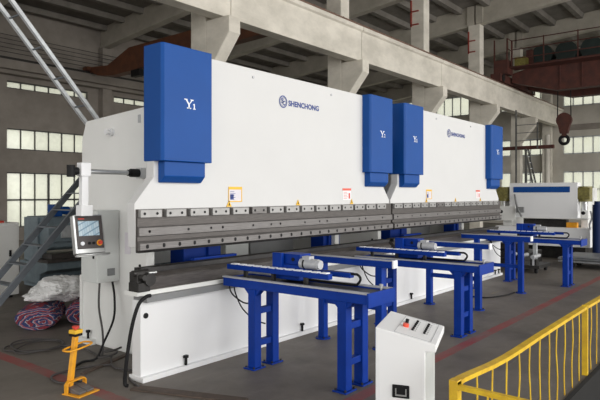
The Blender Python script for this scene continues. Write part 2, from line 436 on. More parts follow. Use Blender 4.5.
def press_brake(x0, label, first):
    t = thing('press_brake', label, 'press brake', (x0+L/2, 6.2, 0), group='tandem press brakes')
    X = lambda u: x0+u
    # two C-shaped side frames
    prof = [(7.34,0),(7.34,2.74),(7.24,2.99),(5.44,3.10),(5.44,1.84),(5.90,1.84),(5.90,.95),(5.36,.95),(5.36,0)]
    for u in (.64, L-.76):
        f = MB(); f.prism(prof, X(u), X(u+.12), 'x')
        fr = f.build('side_frame', M['whiteside'], t, bevel=.012)
        if u < 1:
            a = MB(); a.box(X(.56), 7.0, 0, X(u), 7.42, .07); a.box(X(.62), 7.30, 0, X(.68), 7.36, .9); a.build('foot_flange', M['whiteside'], fr)
            a = MB(); a.cyl((X(.60),7.12,.07),(X(.60),7.12,.16),.016,n=8); a.cyl((X(.60),7.12,.15),(X(.60),7.12,.18),.03,n=6); a.build('levelling_bolt', M['black'], fr)
            a = MB(); a.cyl((X(.64),6.62,2.80),(X(.60),6.62,2.80),.05); a.cyl((X(.60),6.62,2.80),(X(.55),6.62,2.80),.028); a.cyl((X(.55),6.62,2.80),(X(.54),6.62,2.80),.04); a.build('lifting_boss', M['white'], fr)
            for (yy, zz) in ((6.03,1.80),(6.03,1.50),(6.03,1.12)):
                a = MB(); a.cyl((X(.64),yy,zz),(X(.63),yy,zz),.020,n=10); a.build('bolt_head', M['black'], fr)
            a = MB(); a.box(X(.635), 6.02, 2.88, X(.64), 6.07, 2.98); a.build('nameplate', M['zinc'], fr)
            a = MB(); a.box(X(.634), 6.22, 1.25, X(.64), 6.34, 1.52); a.build('instruction_sheet', M['paper'], fr)
    # rear tie beams and rear bed
    b = MB(); b.box(X(.76), 6.95, 2.2, X(L-.76), 7.2, 2.9); b.box(X(.76), 5.9, .0, X(L-.76), 6.0, .9); b.build('tie_beam', M['whiteside'], t, bevel=.01)
    b = MB(); b.box(X(.76), 6.9, 1.0, X(L-.76), 6.95, 2.2); b.build('rear_guard', M['grey'], t)
    # white ram plate, narrower above
    r = MB()
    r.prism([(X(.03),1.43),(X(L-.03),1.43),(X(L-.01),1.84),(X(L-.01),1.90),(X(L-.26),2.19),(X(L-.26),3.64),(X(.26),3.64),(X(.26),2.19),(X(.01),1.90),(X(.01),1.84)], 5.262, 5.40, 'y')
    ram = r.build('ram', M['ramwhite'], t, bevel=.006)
    a = MB()
    a = None
    for u in (1.84, 3.59):
        a = MB(); hexbolt(a, X(u), 5.262, 3.53, .018, .012); a.build('bolt_head', M['zinc'], ram)
    # lettering and emblem
    s = MB(); text_mesh(s, 'SHENCHONG', X(2.56), X(3.27), 3.240, .080, 5.262, weight=.035); s.build('lettering', M['letter'], ram)
    e = MB(); cx, cz = X(2.445), 3.285
    for (ra, rb) in ((.086,.072),(.064,.059)):
        n = 40; vs = []
        for k in range(n):
            a_ = 2*PI*k/n
            vs += [(cx+ra*math.cos(a_), 5.257, cz+ra*math.sin(a_)), (cx+rb*math.cos(a_), 5.257, cz+rb*math.sin(a_))]
        e.add(vs, [(2*k, (2*k+2) % (2*n), (2*k+3) % (2*n), 2*k+1) for k in range(n)])
    text_mesh(e, 'S', cx-.040, cx+.012, cz-.025, .072, 5.26, weight=.03); text_mesh(e, 'C', cx-.012, cx+.043, cz-.047, .062, 5.26, weight=.03)
    e.build('emblem', M['letter'], ram)
    # stickers
    for (u, cm, w) in ((1.39, 'stick_y', .24), (3.89, 'redbright', .24)):
        a = MB(); a.box(X(u), 5.256, 1.91, X(u+w), 5.26, 2.09); st = a.build('warning_sticker', M['paper'] if u < 2 else M['white'], t)
        a = MB(); a.box(X(u), 5.252, 2.06, X(u+w), 5.256, 2.095)
        if u < 2:
            a.box(X(u), 5.252, 1.91, X(u+.012), 5.256, 2.06); a.box(X(u+w-.012), 5.252, 1.91, X(u+w), 5.256, 2.06); a.box(X(u), 5.252, 1.905, X(u+w), 5.256, 1.917)
        a.build('sticker_header', M[cm], st)
        a = MB()
        for k in range(5):
            a.box(X(u+.03), 5.253, 2.035-.024*k, X(u+(.10 if u < 2 else .13)+.02*(k % 2)), 5.256, 2.029-.024*k)
        if u < 2: a.box(X(u+.03), 5.253, 1.94, X(u+.09), 5.256, 2.0)
        else: a.box(X(u+.17), 5.253, 1.93, X(u+.21), 5.256, 2.02)
        a.build('sticker_print', M['letter'] if u < 2 else M['red'], st)
    for u in (1.40, 2.77, 4.15):
        a = MB(); a.prism([(X(u-.045),1.845),(X(u+.045),1.845),(X(u),1.925)], 5.252, 5.257, 'y'); tr = a.build('warning_triangle', M['stick_y'], t)
        a = MB(); a.prism([(X(u-.012),1.86),(X(u+.012),1.86),(X(u),1.90)], 5.249, 5.252, 'y'); a.build('triangle_sign', M['black'], tr)
    # upper tool beam, stepped profile of dark and ground bands
    b = MB(); b.box(X(.025), 5.23, 1.39, X(L-.0), 5.262, 1.84); tb = b.build('upper_tool_beam', M['steel'], t)
    b = MB(); b.prism([(5.23,1.545),(5.20,1.555),(5.20,1.640),(5.23,1.655)], X(.028), X(L-.003), 'x')
    b.prism([(5.23,1.40),(5.185,1.405),(5.185,1.475),(5.23,1.50)], X(.028), X(L-.003), 'x'); b.build('ground_band', M['steellight'], tb)
    b = MB(); b.prism([(5.20,1.375),(5.26,1.375),(5.26,1.40),(5.19,1.40)], X(.025), X(L), 'x'); b.build('punch_edge', M['darkiron'], tb)
    k = 0
    while .035+.343*k+.28 < L:
        u = .035+.343*k
        c = MB(); c.box(X(u), 5.185, 1.75, X(u+.28), 5.24, 1.835)
        cl = c.build('punch_clamp', M['clamp'] if k % 15 not in (5,) else M['steellight'], t, bevel=.004, seg=1)
        for q in (.05, .215):
            c = MB(); c.cyl((X(u+q),5.187,1.792),(X(u+q),5.181,1.792),.016,n=8); c.build('clamp_bolt', M['black'], cl)
        k += 1
    for k in range(24):
        u = .12+.22*k; c = MB()
        if u < L-.05: c.prism([(X(u-.016),1.432),(X(u-.008),1.420),(X(u+.008),1.420),(X(u+.016),1.432),(X(u+.016),1.452),(X(u+.008),1.464),(X(u-.008),1.464),(X(u-.016),1.452)], 5.180, 5.186, 'y'); c.build('slot', M['black'], tb)
    c = MB()
    for k in range(10):
        for u in (.16+.54*k, .16+.54*k+(.35 if k % 2 else 0)):
            if u < L-.05: c.cyl((X(u),5.202,1.60),(X(u),5.196,1.60),.015,n=8)
    c.build('screw', M['black'], tb)
    # blue cylinder covers, each with a smaller hopper below
    for n_, u in ((1,.25),(2,L-.165-.72)):
        w = .72
        b = MB(); b.prism([(X(u),5.43),(X(u),5.13),(X(u+.03),5.10),(X(u+w),5.10),(X(u+w),5.43)], 2.365, 3.65, 'z')
        cv = b.build('cylinder_cover', M['blue'], t, bevel=.008)
        b = MB(); b.prism([(5.43,2.365),(5.15,2.365),(5.15,2.20),(5.22,2.13),(5.43,2.13)], X(u+.07), X(u+w-.06), 'x')
        b.build('lower_cover', M['blue'], cv, bevel=.008)
        g = MB(); cx, cz, yy = X(u+.37), 2.965, 5.10; h = .10; sw = .018
        bar2(g, (cx-.04,cz+h), (cx,cz+h*.45), sw, yy); bar2(g, (cx+.045,cz+h), (cx,cz+h*.45), sw*.6, yy-.0005); bar2(g, (cx,cz+h*.5), (cx,cz), sw, yy-.001)
        for dx in (-.045,.045): bar2(g, (cx+dx-.022,cz+h), (cx+dx+.022,cz+h), .012, yy-.001)
        bar2(g, (cx-.03,cz+.005), (cx+.03,cz+.005), .012, yy-.001)
        if n_ == 1:
            bar2(g, (cx+.078,cz), (cx+.078,cz+.06), .014, yy); bar2(g, (cx+.060,cz+.003), (cx+.096,cz+.003), .009, yy-.0005); bar2(g, (cx+.062,cz+.048), (cx+.078,cz+.061), .009, yy-.0005)
        else:
            text_mesh(g, '2', cx+.056, cx+.094, cz, .058, yy, weight=.01)
        g.build('lettering', M['letterwhite'], cv)
    # bed: apron, flange, ledge, die holder
    b = MB(); b.box(X(.05), 5.21, 0, X(L-.02), 5.36, .865); ap = b.build('bed_apron', M['white'], t, bevel=.006)
    b = MB(); b.box(X(.04), 5.155, 0, X(L-.02), 5.40, .055); b.build('foot_flange', M['white'], ap, bevel=.004)
    b = MB(); b.box(X(.07), 5.13, .850, X(L-.02), 5.36, .918); b.build('cover_strip', M['strip'], ap)
    b = MB(); b.box(X(.0), 5.20, .918, X(L-.02), 5.42, .965); b.build('bed_ledge', M['whiteside'], ap)
    for u in (.65, 2.78, .62+4.3, 5.16):
        b = MB(); b.cyl((X(u),5.185,.055),(X(u),5.185,.15),.016,n=8); b.cyl((X(u),5.185,.14),(X(u),5.185,.165),.034,n=6)
        b.build('levelling_bolt', M['black'], ap)
    b = MB(); b.cyl((X(.115),5.212,.70),(X(.115),5.20,.70),.03,n=14); b.build('plug', M['black'], ap)
    b = MB(); b.box(X(.10), 5.22, .965, X(L), 5.48, 1.10); b.prism([(5.24,1.10),(5.46,1.10),(5.42,1.15),(5.29,1.15)], X(.10), X(L), 'x'); dh = b.build('die_holder', M['steel'], t, bevel=.006)
    b = MB(); b.prism([(5.26,1.15),(5.42,1.15),(5.42,1.20),(5.37,1.20),(5.34,1.17),(5.31,1.20),(5.26,1.20)], X(.12), X(L), 'x'); b.build('die', M['darkiron'], dh)
    if first:
        b = MB(); b.box(X(-.01), 5.16, .965, X(.14), 5.34, 1.06); b.box(X(.0), 5.20, 1.05, X(.12), 5.34, 1.17); b.cyl((X(-.03),5.24,1.16),(X(.16),5.24,1.16),.035); b.cyl((X(.13),5.14,1.09),(X(.13),5.24,1.09),.07,n=14); b.cyl((X(.04),5.12,1.12),(X(.04),5.24,1.12),.03)
        ea = b.build('crowning_drive', M['darkiron'], t, bevel=.006)
        b = MB(); b.cyl((X(.12),5.165,1.16),(X(.22),5.165,1.16),.014); b.build('spindle', M['silver'], ea)
    # back gauge seen through the throat
    b = MB(); b.box(X(.76), 6.25, .80, X(L-.76), 6.4, .94); bg = b.build('back_gauge_beam', M['darkiron'], t)
    for (u0, u1) in ((1.32,1.95),(4.42,4.85)):
        b = MB(); b.box(X(u0), 6.02, 1.0, X(u1), 6.3, 1.62); b.box(X(u0+.4 if u0 < 2 else u0+.1), 5.98, 1.02, X(u1), 6.05, 1.5)
        b.build('gauge_carriage', M['tblue'], bg, bevel=.008)
    b = MB(); b.box(X(2.5), 6.45, .95, X(3.0), 6.7, 1.6); b.build('valve_box', M['grey'], bg, bevel=.006); b = MB(); b.box(X(3.2), 6.6, .95, X(4.3), 6.8, 1.6); b.build('valve_box', M['strip'], bg, bevel=.006)
    b = MB(); b.box(X(1.15), 5.62, 1.17, X(1.9), 5.70, 1.20); b.build('gauge_finger', M['tblue'], bg)
    b = MB(); b.box(X(2.62), 6.43, 1.28, X(2.9), 6.45, 1.42); b.build('valve_window', M['black'], bg)
    return t

pbk = press_brake(3.74, 'white press brake with blue cylinder covers and the control pendant on its side frame', True)
pbk2 = press_brake(3.74+L+.03, 'white press brake with blue covers farther along the tandem pair, beyond the seam', False)

# electrical cabinet and control pendant of the first machine
X4 = 4.38
c = MB(); c.box(4.06, 6.46, .90, X4, 6.82, 1.80); cab = c.build('electrical_cabinet', M['grey'], pbk, bevel=.008)
c = MB(); c.box(4.20, 6.440, .98, 4.30, 6.452, 1.07); c.build('vent_grille', M['sheet'], cab)
c = MB(); c.box(4.052, 6.52, 1.20, 4.06, 6.55, 1.32); c.build('latch', M['black'], cab)
c = MB(); c.box(4.08, 6.452, .93, X4-.02, 6.46, 1.77); c.build('cabinet_door', M['grey'], cab, bevel=.003)
a = MB(); a.cyl((4.30,5.93,2.255),(3.45,5.93,2.255),.028); arm = a.build('pendant_arm', M['silver'], pbk)
a = MB(); a.cyl((4.17,5.93,2.255),(4.28,5.93,2.255),.05); a.cyl((4.13,5.93,2.255),(4.17,5.93,2.255),.037); a.build('pivot_joint', M['black'], arm); a = MB(); a.cyl((3.41,5.93,2.19),(3.41,5.93,2.32),.045); a.cyl((3.40,5.93,2.255),(3.49,5.93,2.255),.042); a.build('pivot_joint', M['black'], arm)
a = MB(); a.box(4.28, 5.88, 2.19, X4, 5.98, 2.32); a.build('wall_plate', M['silver'], arm, bevel=.006)
a = MB(); a.box(3.525, 5.90, 1.86, 3.605, 5.97, 2.34); a.box(3.505, 5.88, 2.20, 3.625, 5.98, 2.35); a.box(3.50, 5.87, 1.76, 3.64, 5.99, 1.88); a.build('pendant_post', M['white'], arm, bevel=.008)
# tilted operator panel
def tilt(mb, rng):  # shear of the panel towards the operator: lower edge stands out
    pass
class TB(MB):
    """box builder in the panel's own tilted frame: u along X, v up, w outwards"""
    def __init__(s, o, ang, yaw):
        super().__init__(); s.o = Vector(o); s.R = Matrix.Rotation(yaw, 3, 'Z') @ Matrix.Rotation(-ang, 3, 'X')
    def fix(s):
        s.v = [tuple(s.o + s.R @ Vector(p)) for p in s.v]; return s
O = (3.46, 5.93, 1.335)
def P_(): return TB(O, .20, -.10)
p = P_(); p.box(0, -.03, 0, .345, .06, .44); p.fix(); pn = p.build('control_panel', M['silver'], pbk, bevel=.012)
p = P_(); p.box(.018, -.036, .055, .327, -.03, .425); p.fix(); p.build('panel_face', M['screenframe'], pn)
p = P_(); p.box(.045, -.04, .20, .285, -.036, .365); p.fix(); p.build('screen', M['screen'], pn)
p = P_(); p.box(.05, -.04, .385, .12, -.036, .40); p.fix(); p.build('maker_mark', M['red'], pn)
p = P_(); p.cyl((.075,-.036,.115),(.075,-.05,.115),.022); p.fix(); p.build('button', M['letterwhite'], pn)
p = P_(); p.cyl((.155,-.036,.115),(.155,-.05,.115),.016); p.cyl((.205,-.036,.115),(.205,-.05,.115),.016); p.fix(); p.build('button', M['black'], pn)
p = P_(); p.cyl((.275,-.036,.115),(.275,-.045,.115),.034); p.fix(); eb = p.build('button_ring', M['orange'], pn)
p = P_(); p.cyl((.275,-.045,.115),(.275,-.07,.115),.022); p.fix(); p.build('emergency_button', M['red'], pn)
p = P_(); p.box(-.01, -.07, -.03, .365, -.02, -.012); p.tube([(-.005,-.02,-.02),(-.005,-.09,-.015),(.36,-.09,-.015),(.36,-.02,-.02)], .011, 6, sub=1); p.fix(); p.build('handle', M['silver'], pn)

# cables hanging from the machine
h = MB(); h.tube([(3.83,5.095,.93),(3.77,5.09,.925),(3.69,5.11,.85),(3.63,5.14,.62),(3.585,5.16,.3),(3.575,5.18,.06),(3.59,5.15,.03)], .020, 10)
tag(h.build('hydraulic_hose', M['black']), 'thick black hose hanging from the corner of the machine bed to the floor', 'hose')
h = MB(); h.tube([(4.12,6.5,.90),(4.11,6.5,.6),(4.13,6.45,.3),(4.10,6.40,.06),(4.02,6.34,.02)], .013, 8)
tag(h.build('cable', M['cable']), 'thin grey cable dropping straight from the electrical cabinet to the floor', 'cable')
h = MB(); h.tube([(4.27,6.45,.90),(4.28,6.42,.7),(4.22,6.35,.45),(4.05,6.3,.2),(3.95,6.3,.03),(3.80,6.35,.014),(3.6,6.2,.014),(3.42,5.9,.014),(3.36,5.7,.014),(3.36,5.60,.03)], .014, 8)
tag(h.build('cable', M['black']), 'black pedal cable bowed from the cabinet to the yellow foot switch', 'cable')
h = MB()
pts = []
for k in range(30):
    a = k*.62; rr = 1 + .12*math.sin(k*1.7)
    pts.append((3.82+.34*rr*math.cos(a)*(1-.004*k), 7.45+.30*rr*math.sin(a)+.1*math.sin(k*.35), .012+.0008*k))
pts += [(4.1,7.0,.02),(4.12,6.7,.016),(4.05,6.42,.016)]
h.tube(pts, .009, 6); tag(h.build('cable', M['cable']), 'dark cable lying in loose coils on the floor near the striped bundles', 'cable')
h = MB(); pts = []
for k in range(14):
    a = k*.9; pts.append((4.03+.10*math.cos(a)+.01*k, 6.25+.07*math.sin(a), .02+.008*k))
h.tube(pts, .013, 6); tag(h.build('cable', M['cable']), 'small knotted grey cable loop at the foot of the side frame', 'cable')
h = MB(); h.tube([(4.08,6.2,.016),(3.9,5.85,.016),(3.98,5.55,.016),(3.80,5.42,.016),(3.72,5.25,.016),(3.66,5.06,.016)], .012, 6); h.tube([(3.36,5.62,.016),(3.22,5.85,.016),(3.28,6.1,.016),(3.48,6.15,.016),(3.72,6.12,.016),(3.95,5.98,.016)], .012, 6)
tag(h.build('cable', M['cable']), 'thin cable winding over the floor between foot switch and hanging hose', 'cable')
h = MB(); h.box(-.40, -.03, 0, .40, .03, .02)
o = h.build('steel_bar', M['plank']); o.location = (3.93, 6.08, 0); o.rotation_euler = (0,0,.35); tag(o, 'flat brown bar lying on the floor beside the side frame', 'bar')
h = MB(); h.box(-.06, -1.25, 0, .08, 0, .018)
o = h.build('steel_channel', M['plank'], bevel=.003); o.location = (3.62, 5.10, 0); o.rotation_euler = (0,0,.36); tag(o, 'worn brown floor plate running from the foot of the black hose', 'plate')

# ------------------------------------------------------------------ feed tables
def feed_table():
    t = thing('feed_table', '', 'table', (0,0,0), group='blue feed tables with side rails')
    xa, xb, y0, y1 = -.25, .25, 3.05, 5.08
    b = MB()
    b.box(xa, y0+.012, .915, xa+.07, y1, 1.012); b.box(xb-.07, y0+.012, .915, xb, y1, 1.012); b.box(xa+.07, y1-.05, .915, xb-.07, y1-.001, 1.012)
    for y in (3.36, 4.0, 4.6): b.box(xa+.07, y-.06, .925, xb-.07, y+.06, .98)
    f = b.build('frame', M['tblue'], t, bevel=.005)
    b = MB(); b.box(xa-.012, y0-.01, .885, xb+.012, y0+.012, 1.03); b.build('end_plate', M['tblue'], f, bevel=.004)
    for xx in (xa-.005, xb-.055):
        b = MB(); b.box(xx, y0+.012, 1.012, xx+.06, y1+.01, 1.03); b.build('guide_rail', M['zinc'], t, bevel=.003)
    b = MB(); b.box(xa+.07, y0+.015, .985, xb-.07, y1-.05, 1.0); b.build('trough', M['darkiron'], t)
    b = MB(); b.box(xa+.10, y0+.02, 1.0, xa+.17, y1-.06, 1.012); b.build('cable_tray', M['navy'], t)
    b = MB(); b.cyl((.16,y0+.10,1.0),(.16,y0+.10,1.055),.012); b.cyl((.16,y0+.10,1.05),(.16,y0+.10,1.065),.022); b.build('stop_pin', M['zinc'], t)
    for y in (3.37, 4.62):
        for x in (-.192, .118):
            b = MB(); b.box(x-.055, y-.055, .014, x+.055, y+.055, .915); lg = b.build('leg', M['tblue'], t, bevel=.006)
            b = MB(); b.box(x-.10, y-.085, 0, x+.10, y+.085, .016); fp = b.build('foot_plate', M['tblue'], lg, bevel=.003)
            for dx in (-.078,.078):
                for dy in (-.062,.062): b = MB(); b.cyl((x+dx,y+dy,.016),(x+dx,y+dy,.036),.012,n=6); b.build('anchor_bolt', M['darkiron'], lg)
        for z in (.25, .62):
            b = MB(); b.box(-.137, y-.035, z, .063, y+.035, z+.07); b.build('rung', M['tblue'], t, bevel=.004)
        for x in (-.192,):
            b = MB(); b.prism([(y+.055,.915),(y+.055,.84),(y+.13,.915)], x-.04, x+.04, 'x'); b.build('gusset', M['tblue'], t); b = MB(); b.prism([(y-.055,.915),(y-.055,.84),(y-.13,.915)], x-.04, x+.04, 'x'); b.build('gusset', M['tblue'], t)
    # side rail on little pillars, carriage, motor and chain loop
    b = MB(); b.box(-.13, 3.62, 1.095, -.05, 5.14, 1.155); sr = b.build('side_rail', M['tblue'], t, bevel=.005)
    for k in range(12):
        y = 3.65+.122*k; b = MB(); b.box(-.125, y, 1.155, -.055, y+.085, 1.166); b.build('scale_pad', M['letterwhite'], sr)
    for y in (3.95, 4.42, 4.86):
        b = MB(); b.box(-.11, y-.02, 1.0, -.07, y+.02, 1.095); b.build('rail_support', M['darkiron'], sr)
    b = MB(); b.box(.10, 3.50, 1.10, .18, 4.35, 1.155); b.box(-.05, 4.2, 1.10, .18, 4.28, 1.15); b.build('rear_rail', M['tblue'], t, bevel=.004)
    b = MB(); b.box(-.02, 4.10, 1.03, .24, 4.46, 1.20); b.box(.02, 4.12, 1.20, .22, 4.40, 1.32); b.box(-.045, 4.34, 1.16, .0, 4.48, 1.33); cg = b.build('carriage', M['tblue'], t, bevel=.006)
    b = MB(); b.cyl((.025,4.22,1.26),(.012,4.22,1.26),.022); b.build('carriage_bore', M['black'], cg)
    b = MB(); b.cyl((.02,4.10,1.225),(.02,3.86,1.225),.058,n=18); b.cyl((.02,3.86,1.225),(.02,3.83,1.225),.05,n=18); b.box(-.02,3.96,1.27,.07,4.06,1.31)
    mo = b.build('motor', M['zinc'], t)
    b = MB(); b.cyl((.02,4.05,1.225),(.02,4.03,1.225),.061,n=18); b.build('motor_band', M['black'], mo)
    b = MB(); b.tube([(.13,3.95,1.145),(.13,3.5,1.145),(.13,3.42,1.14),(.13,3.385,1.10),(.13,3.42,1.045),(.13,3.5,1.03),(.13,4.1,1.03)], .014, 8); b.build('drag_chain', M['black'], t)
    b = MB(); b.tube([(-.18,5.05,.92),(-.2,4.98,.82),(-.14,4.85,.72),(-.1,4.72,.72)], .009, 6); b.build('hanging_cable', M['black'], t); b = MB(); b.tube([(-.10,5.05,.92),(-.10,5.02,.8),(-.05,4.95,.62),(0,4.8,.5),(.06,4.68,.46)], .009, 6)
    b.build('hanging_cable', M['black'], t)
    return t
t0 = feed_table()
labs = ['blue feed table standing closest to the yellow foot switch, before the white control desk',
        'blue feed table standing between two support stands, directly behind the white control desk',
        'blue feed table at the far end, before the distant white press']
for i, (x, dy) in enumerate(((5.12,0), (8.03,.04), (13.70,.07))):
    o = t0 if i == 0 else copy_tree(t0)
    o.location = (x, dy, 0); o['label'] = labs[i]

def support_stand():
    t = thing('support_stand', '', 'support', (0,0,0), group='blue sheet support stands')
    b = MB(); b.box(-.05, 3.72, 1.06, .05, 5.17, 1.145); br = b.build('beam', M['tblue'], t, bevel=.005)
    b = MB(); b.box(-.045, 3.75, 1.145, .045, 5.17, 1.156); b.build('brush_strip', M['zinc'], br)
    b = MB(); b.box(-.052, 3.695, 1.058, .052, 3.72, 1.16); b.build('end_cap', M['letterwhite'], br, bevel=.004)
    for y in (3.92, 4.84):
        b = MB(); b.box(-.05, y-.05, .014, .05, y+.05, 1.06); lg = b.build('leg', M['tblue'], t, bevel=.006)
        b = MB(); b.cyl((0,y,0),(0,y,.016),.105,n=20); b.build('foot_plate', M['tblue'], lg)
        for k in range(4):
            b = MB(); a = PI/4+k*PI/2; b.cyl((.085*math.cos(a),y+.085*math.sin(a),.016),(.085*math.cos(a),y+.085*math.sin(a),.035),.011,n=6); b.build('anchor_bolt', M['darkiron'], lg)
    b = MB(); b.box(-.03, 3.97, .50, .03, 4.79, .57); b.build('brace', M['tblue'], t, bevel=.004)
    return t
a0 = support_stand()
labs = ['blue support stand with white end cap directly behind the closest feed table',
        'blue support stand with white end cap just past the middle feed table',
        'blue support stand with white end cap closest to the far feed table']
for i, x in enumerate((6.55, 9.82, 12.04)):
    o = a0 if i == 0 else copy_tree(a0)
    o.location = (x, 0, 0); o['label'] = labs[i]
h = MB(); h.tube([(11.3,5.0,.014),(11.0,4.6,.014),(11.0,4.25,.014),(11.5,4.05,.014),(11.95,4.02,.014)], .014, 6)
tag(h.build('cable', M['black']), 'dark cable on the floor reaching the foot of the last support stand', 'cable')

# ------------------------------------------------------------------ control desk
ang = math.atan2(.239, .667)
d = thing('control_desk', 'white pedestal control desk with sloping button panel standing before the feed tables', 'control desk', (3.795,2.314,0), ang, world=False)
W = .65   # local: x along the desk width, y towards its rear, so the operator side is -y
b = MB()
b.prism([(0,0),(0,1.0),(-.055,.988),(-.448,.902),(-.445,.844),(-.369,.844),(-.369,0)], 0, W, 'x')
body = b.build('body', M['white'], d, bevel=.006)
def onp(t): return (-t, .988-(t-.055)*(.988-.902)/.393)
def pan(mb, x0, x1, t0_, t1_, h=.004):
    (ya, za), (yb, zb) = onp(t0_), onp(t1_)
    mb.hexa([(x0,ya,za-.002),(x1,ya,za-.002),(x1,yb,zb-.002),(x0,yb,zb-.002)], [(x0,ya,za+h),(x1,ya,za+h),(x1,yb,zb+h),(x0,yb,zb+h)])
b = MB(); pan(b, .03, W-.03, .135, .138, .002); pan(b, .03, W-.03, .405, .408, .002); pan(b, .03, .033, .135, .408, .002); pan(b, W-.033, W-.03, .135, .408, .002); b.build('panel_joint', M['zinc'], body)
def pbtn(x, t, r, h, m, nm):
    y, z = onp(t); q = MB(); q.cyl((x,y,z-.002),(x,y-.2*h,z+h),r,n=14); return q.build(nm, M[m], body)
pbtn(.27,.185,.024,.025,'redbright','emergency_button')
pbtn(.40,.175,.014,.03,'black','selector_knob'); b = MB(); pan(b, .375, .43, .165, .172, .006); b.build('selector_plate', M['black'], body)
for t_ in (.245, .335):
    for k in range(6): pbtn(.22+.062*k, t_, .010, .012, 'black' , 'push_button')
    b = MB()
    for k in range(6): pan(b, .207+.062*k, .233+.062*k, t_+.02, t_+.026, .003)
    b.build('button_caption', M['zinc'], body)
b = MB(); b.box(-.012, -.255, .488, 0, -.128, .585); lt = b.build('latch', M['black'], d, bevel=.012)
b = MB(); b.box(-.018, -.235, .51, -.011, -.227, .56); b.box(-.018, -.16, .51, -.011, -.152, .56); b.box(-.018, -.235, .505, -.011, -.152, .515); b.build('latch_bail', M['silver'], lt)
b = MB(); b.box(.02, -.372, .04, W-.02, -.368, .82); b.build('inspection_door', M['grey'], body)
b = MB(); b.box(-.002,-.35,.05,0.001,-.345,.80); b.box(-.002,-.03,.05,.001,-.025,.80); b.build('panel_seam', M['white'], body)

# ------------------------------------------------------------------ yellow foot switch
f = thing('foot_switch', 'orange-yellow foot pedal stand with emergency stop on its post', 'foot switch', (3.215,5.41,0), math.radians(12), world=False)
b = MB(); b.box(-.13,-.12,0,.14,.12,.012); b.build('base_plate', M['orange'], f, bevel=.004)
b = MB()
pr = [(-.12,0),(-.12,.10),(-.09,.13),(.10,.13),(.13,.10),(.13,0),(.115,0),(.115,.092),(.092,.114),(-.082,.114),(-.105,.092),(-.105,0)]
b.prism(pr, .05, .10, 'y'); b.build('pedal_guard', M['orange'], f, bevel=.004)
for x in (-.045, .055):
    b = MB(); b.hexa([(x-.045,-.08,.014),(x+.045,-.08,.014),(x+.045,.07,.014),(x-.045,.07,.014)], [(x-.045,-.08,.035),(x+.045,-.08,.035),(x+.045,.07,.075),(x-.045,.07,.075)]); b.build('pedal', M['steellight'], f, bevel=.004)
b = MB(); b.hexa([(-.085,.07,.01),(-.035,.07,.01),(-.035,.12,.01),(-.085,.12,.01)], [(.0,.07,.565),(.045,.07,.565),(.045,.12,.565),(.0,.12,.565)]); b.build('post', M['orange'], f, bevel=.004)
b = MB(); b.box(-.025,.045,.585,.075,.145,.625); hd = b.build('switch_box', M['stick_y'], f, bevel=.008)
b = MB(); b.box(-.02,.05,.56,.07,.14,.586); b.build('switch_base', M['black'], hd)
b = MB(); b.cyl((.025,.095,.625),(.025,.095,.642),.022); b.cyl((.025,.095,.64),(.025,.095,.66),.036); b.build('emergency_button', M['red'], hd)
b = MB(); b.tube([(-.10,.02,.44),(.02,.0,.45),(.16,.02,.46),(.20,.08,.46),(.16,.14,.46),(.02,.14,.45),(-.10,.13,.44),(-.13,.07,.44)], .010, 8, closed=True); b.build('handle', M['orange'], f)

# ------------------------------------------------------------------ yellow fence by the pit
f = thing('guard_fence', 'worn yellow steel guard fence with bent bars along the dark pit', 'fence', (3.5,1.62,0), world=True)
FY = 1.588
for x, w in ((3.59,.032),(7.02,.019),(10.4,.03),(13.8,.03)):
    b = MB(); b.box(x-w, FY-.03, 0, x+w, FY+.03, .80 if x < 4 else .775); b.build('post', M['yellow'], f, bevel=.003)
zr = [(3.56,.79),(3.68,.795),(3.9,.782),(4.2,.762),(4.5,.752),(4.8,.752),(5.3,.76),(6.2,.765),(7.0,.766),(8.6,.755),(10.4,.77),(12,.755),(13.8,.77)]
b = MB()
for (xa, za), (xb, zb) in zip(zr, zr[1:]):
    b.hexa([(xa,FY-.03,za-.03),(xb,FY-.03,zb-.03),(xb,FY+.03,zb-.03),(xa,FY+.03,za-.03)], [(xa,FY-.03,za),(xb,FY-.03,zb),(xb,FY+.03,zb),(xa,FY+.03,za)])
b.build('top_rail', M['yellow'], f)
def railz(x):
    for (xa, za), (xb, zb) in zip(zr, zr[1:]):
        if xa <= x <= xb: return za+(zb-za)*(x-xa)/(xb-xa)-.02
    return .74
bars = [3.95,4.25,4.55,4.83,5.11,5.39,5.67,5.93,6.2,6.48,6.76]+[7.3+.28*k for k in range(11)]+[10.7+.28*k for k in range(11)]
for i, x in enumerate(bars):
    j = random.uniform(-.015,.015); j2 = random.uniform(-.008,.008); j3 = random.uniform(-.02,.02)
    b = MB(); b.tube([(x,FY,railz(x)),(x+j,FY+j2,.5),(x+j*.6,FY-j2,.25),(x+j3,FY,0)], .0065, 6, sub=3); b.build('bar', M['yellow'], f)
b = MB(); b.hexa([(3.56,FY,.745),(3.60,FY,.745),(3.42,-1.5,.76),(3.36,-1.5,.76)], [(3.56,FY,.775),(3.60,FY,.775),(3.42,-1.5,.79),(3.36,-1.5,.79)]); b.build('side_rail', M['yellow'], f)
for k in range(10):
    y = 1.35-.28*k; b = MB(); b.tube([(3.53-.03*k*.28,y,.76),(3.50,y,0)], .0065, 6, sub=1); b.build('bar', M['yellow'], f)
b = MB(); b.box(3.33,-1.53,0,3.42,-1.47,.79); b.build('post', M['yellow'], f)

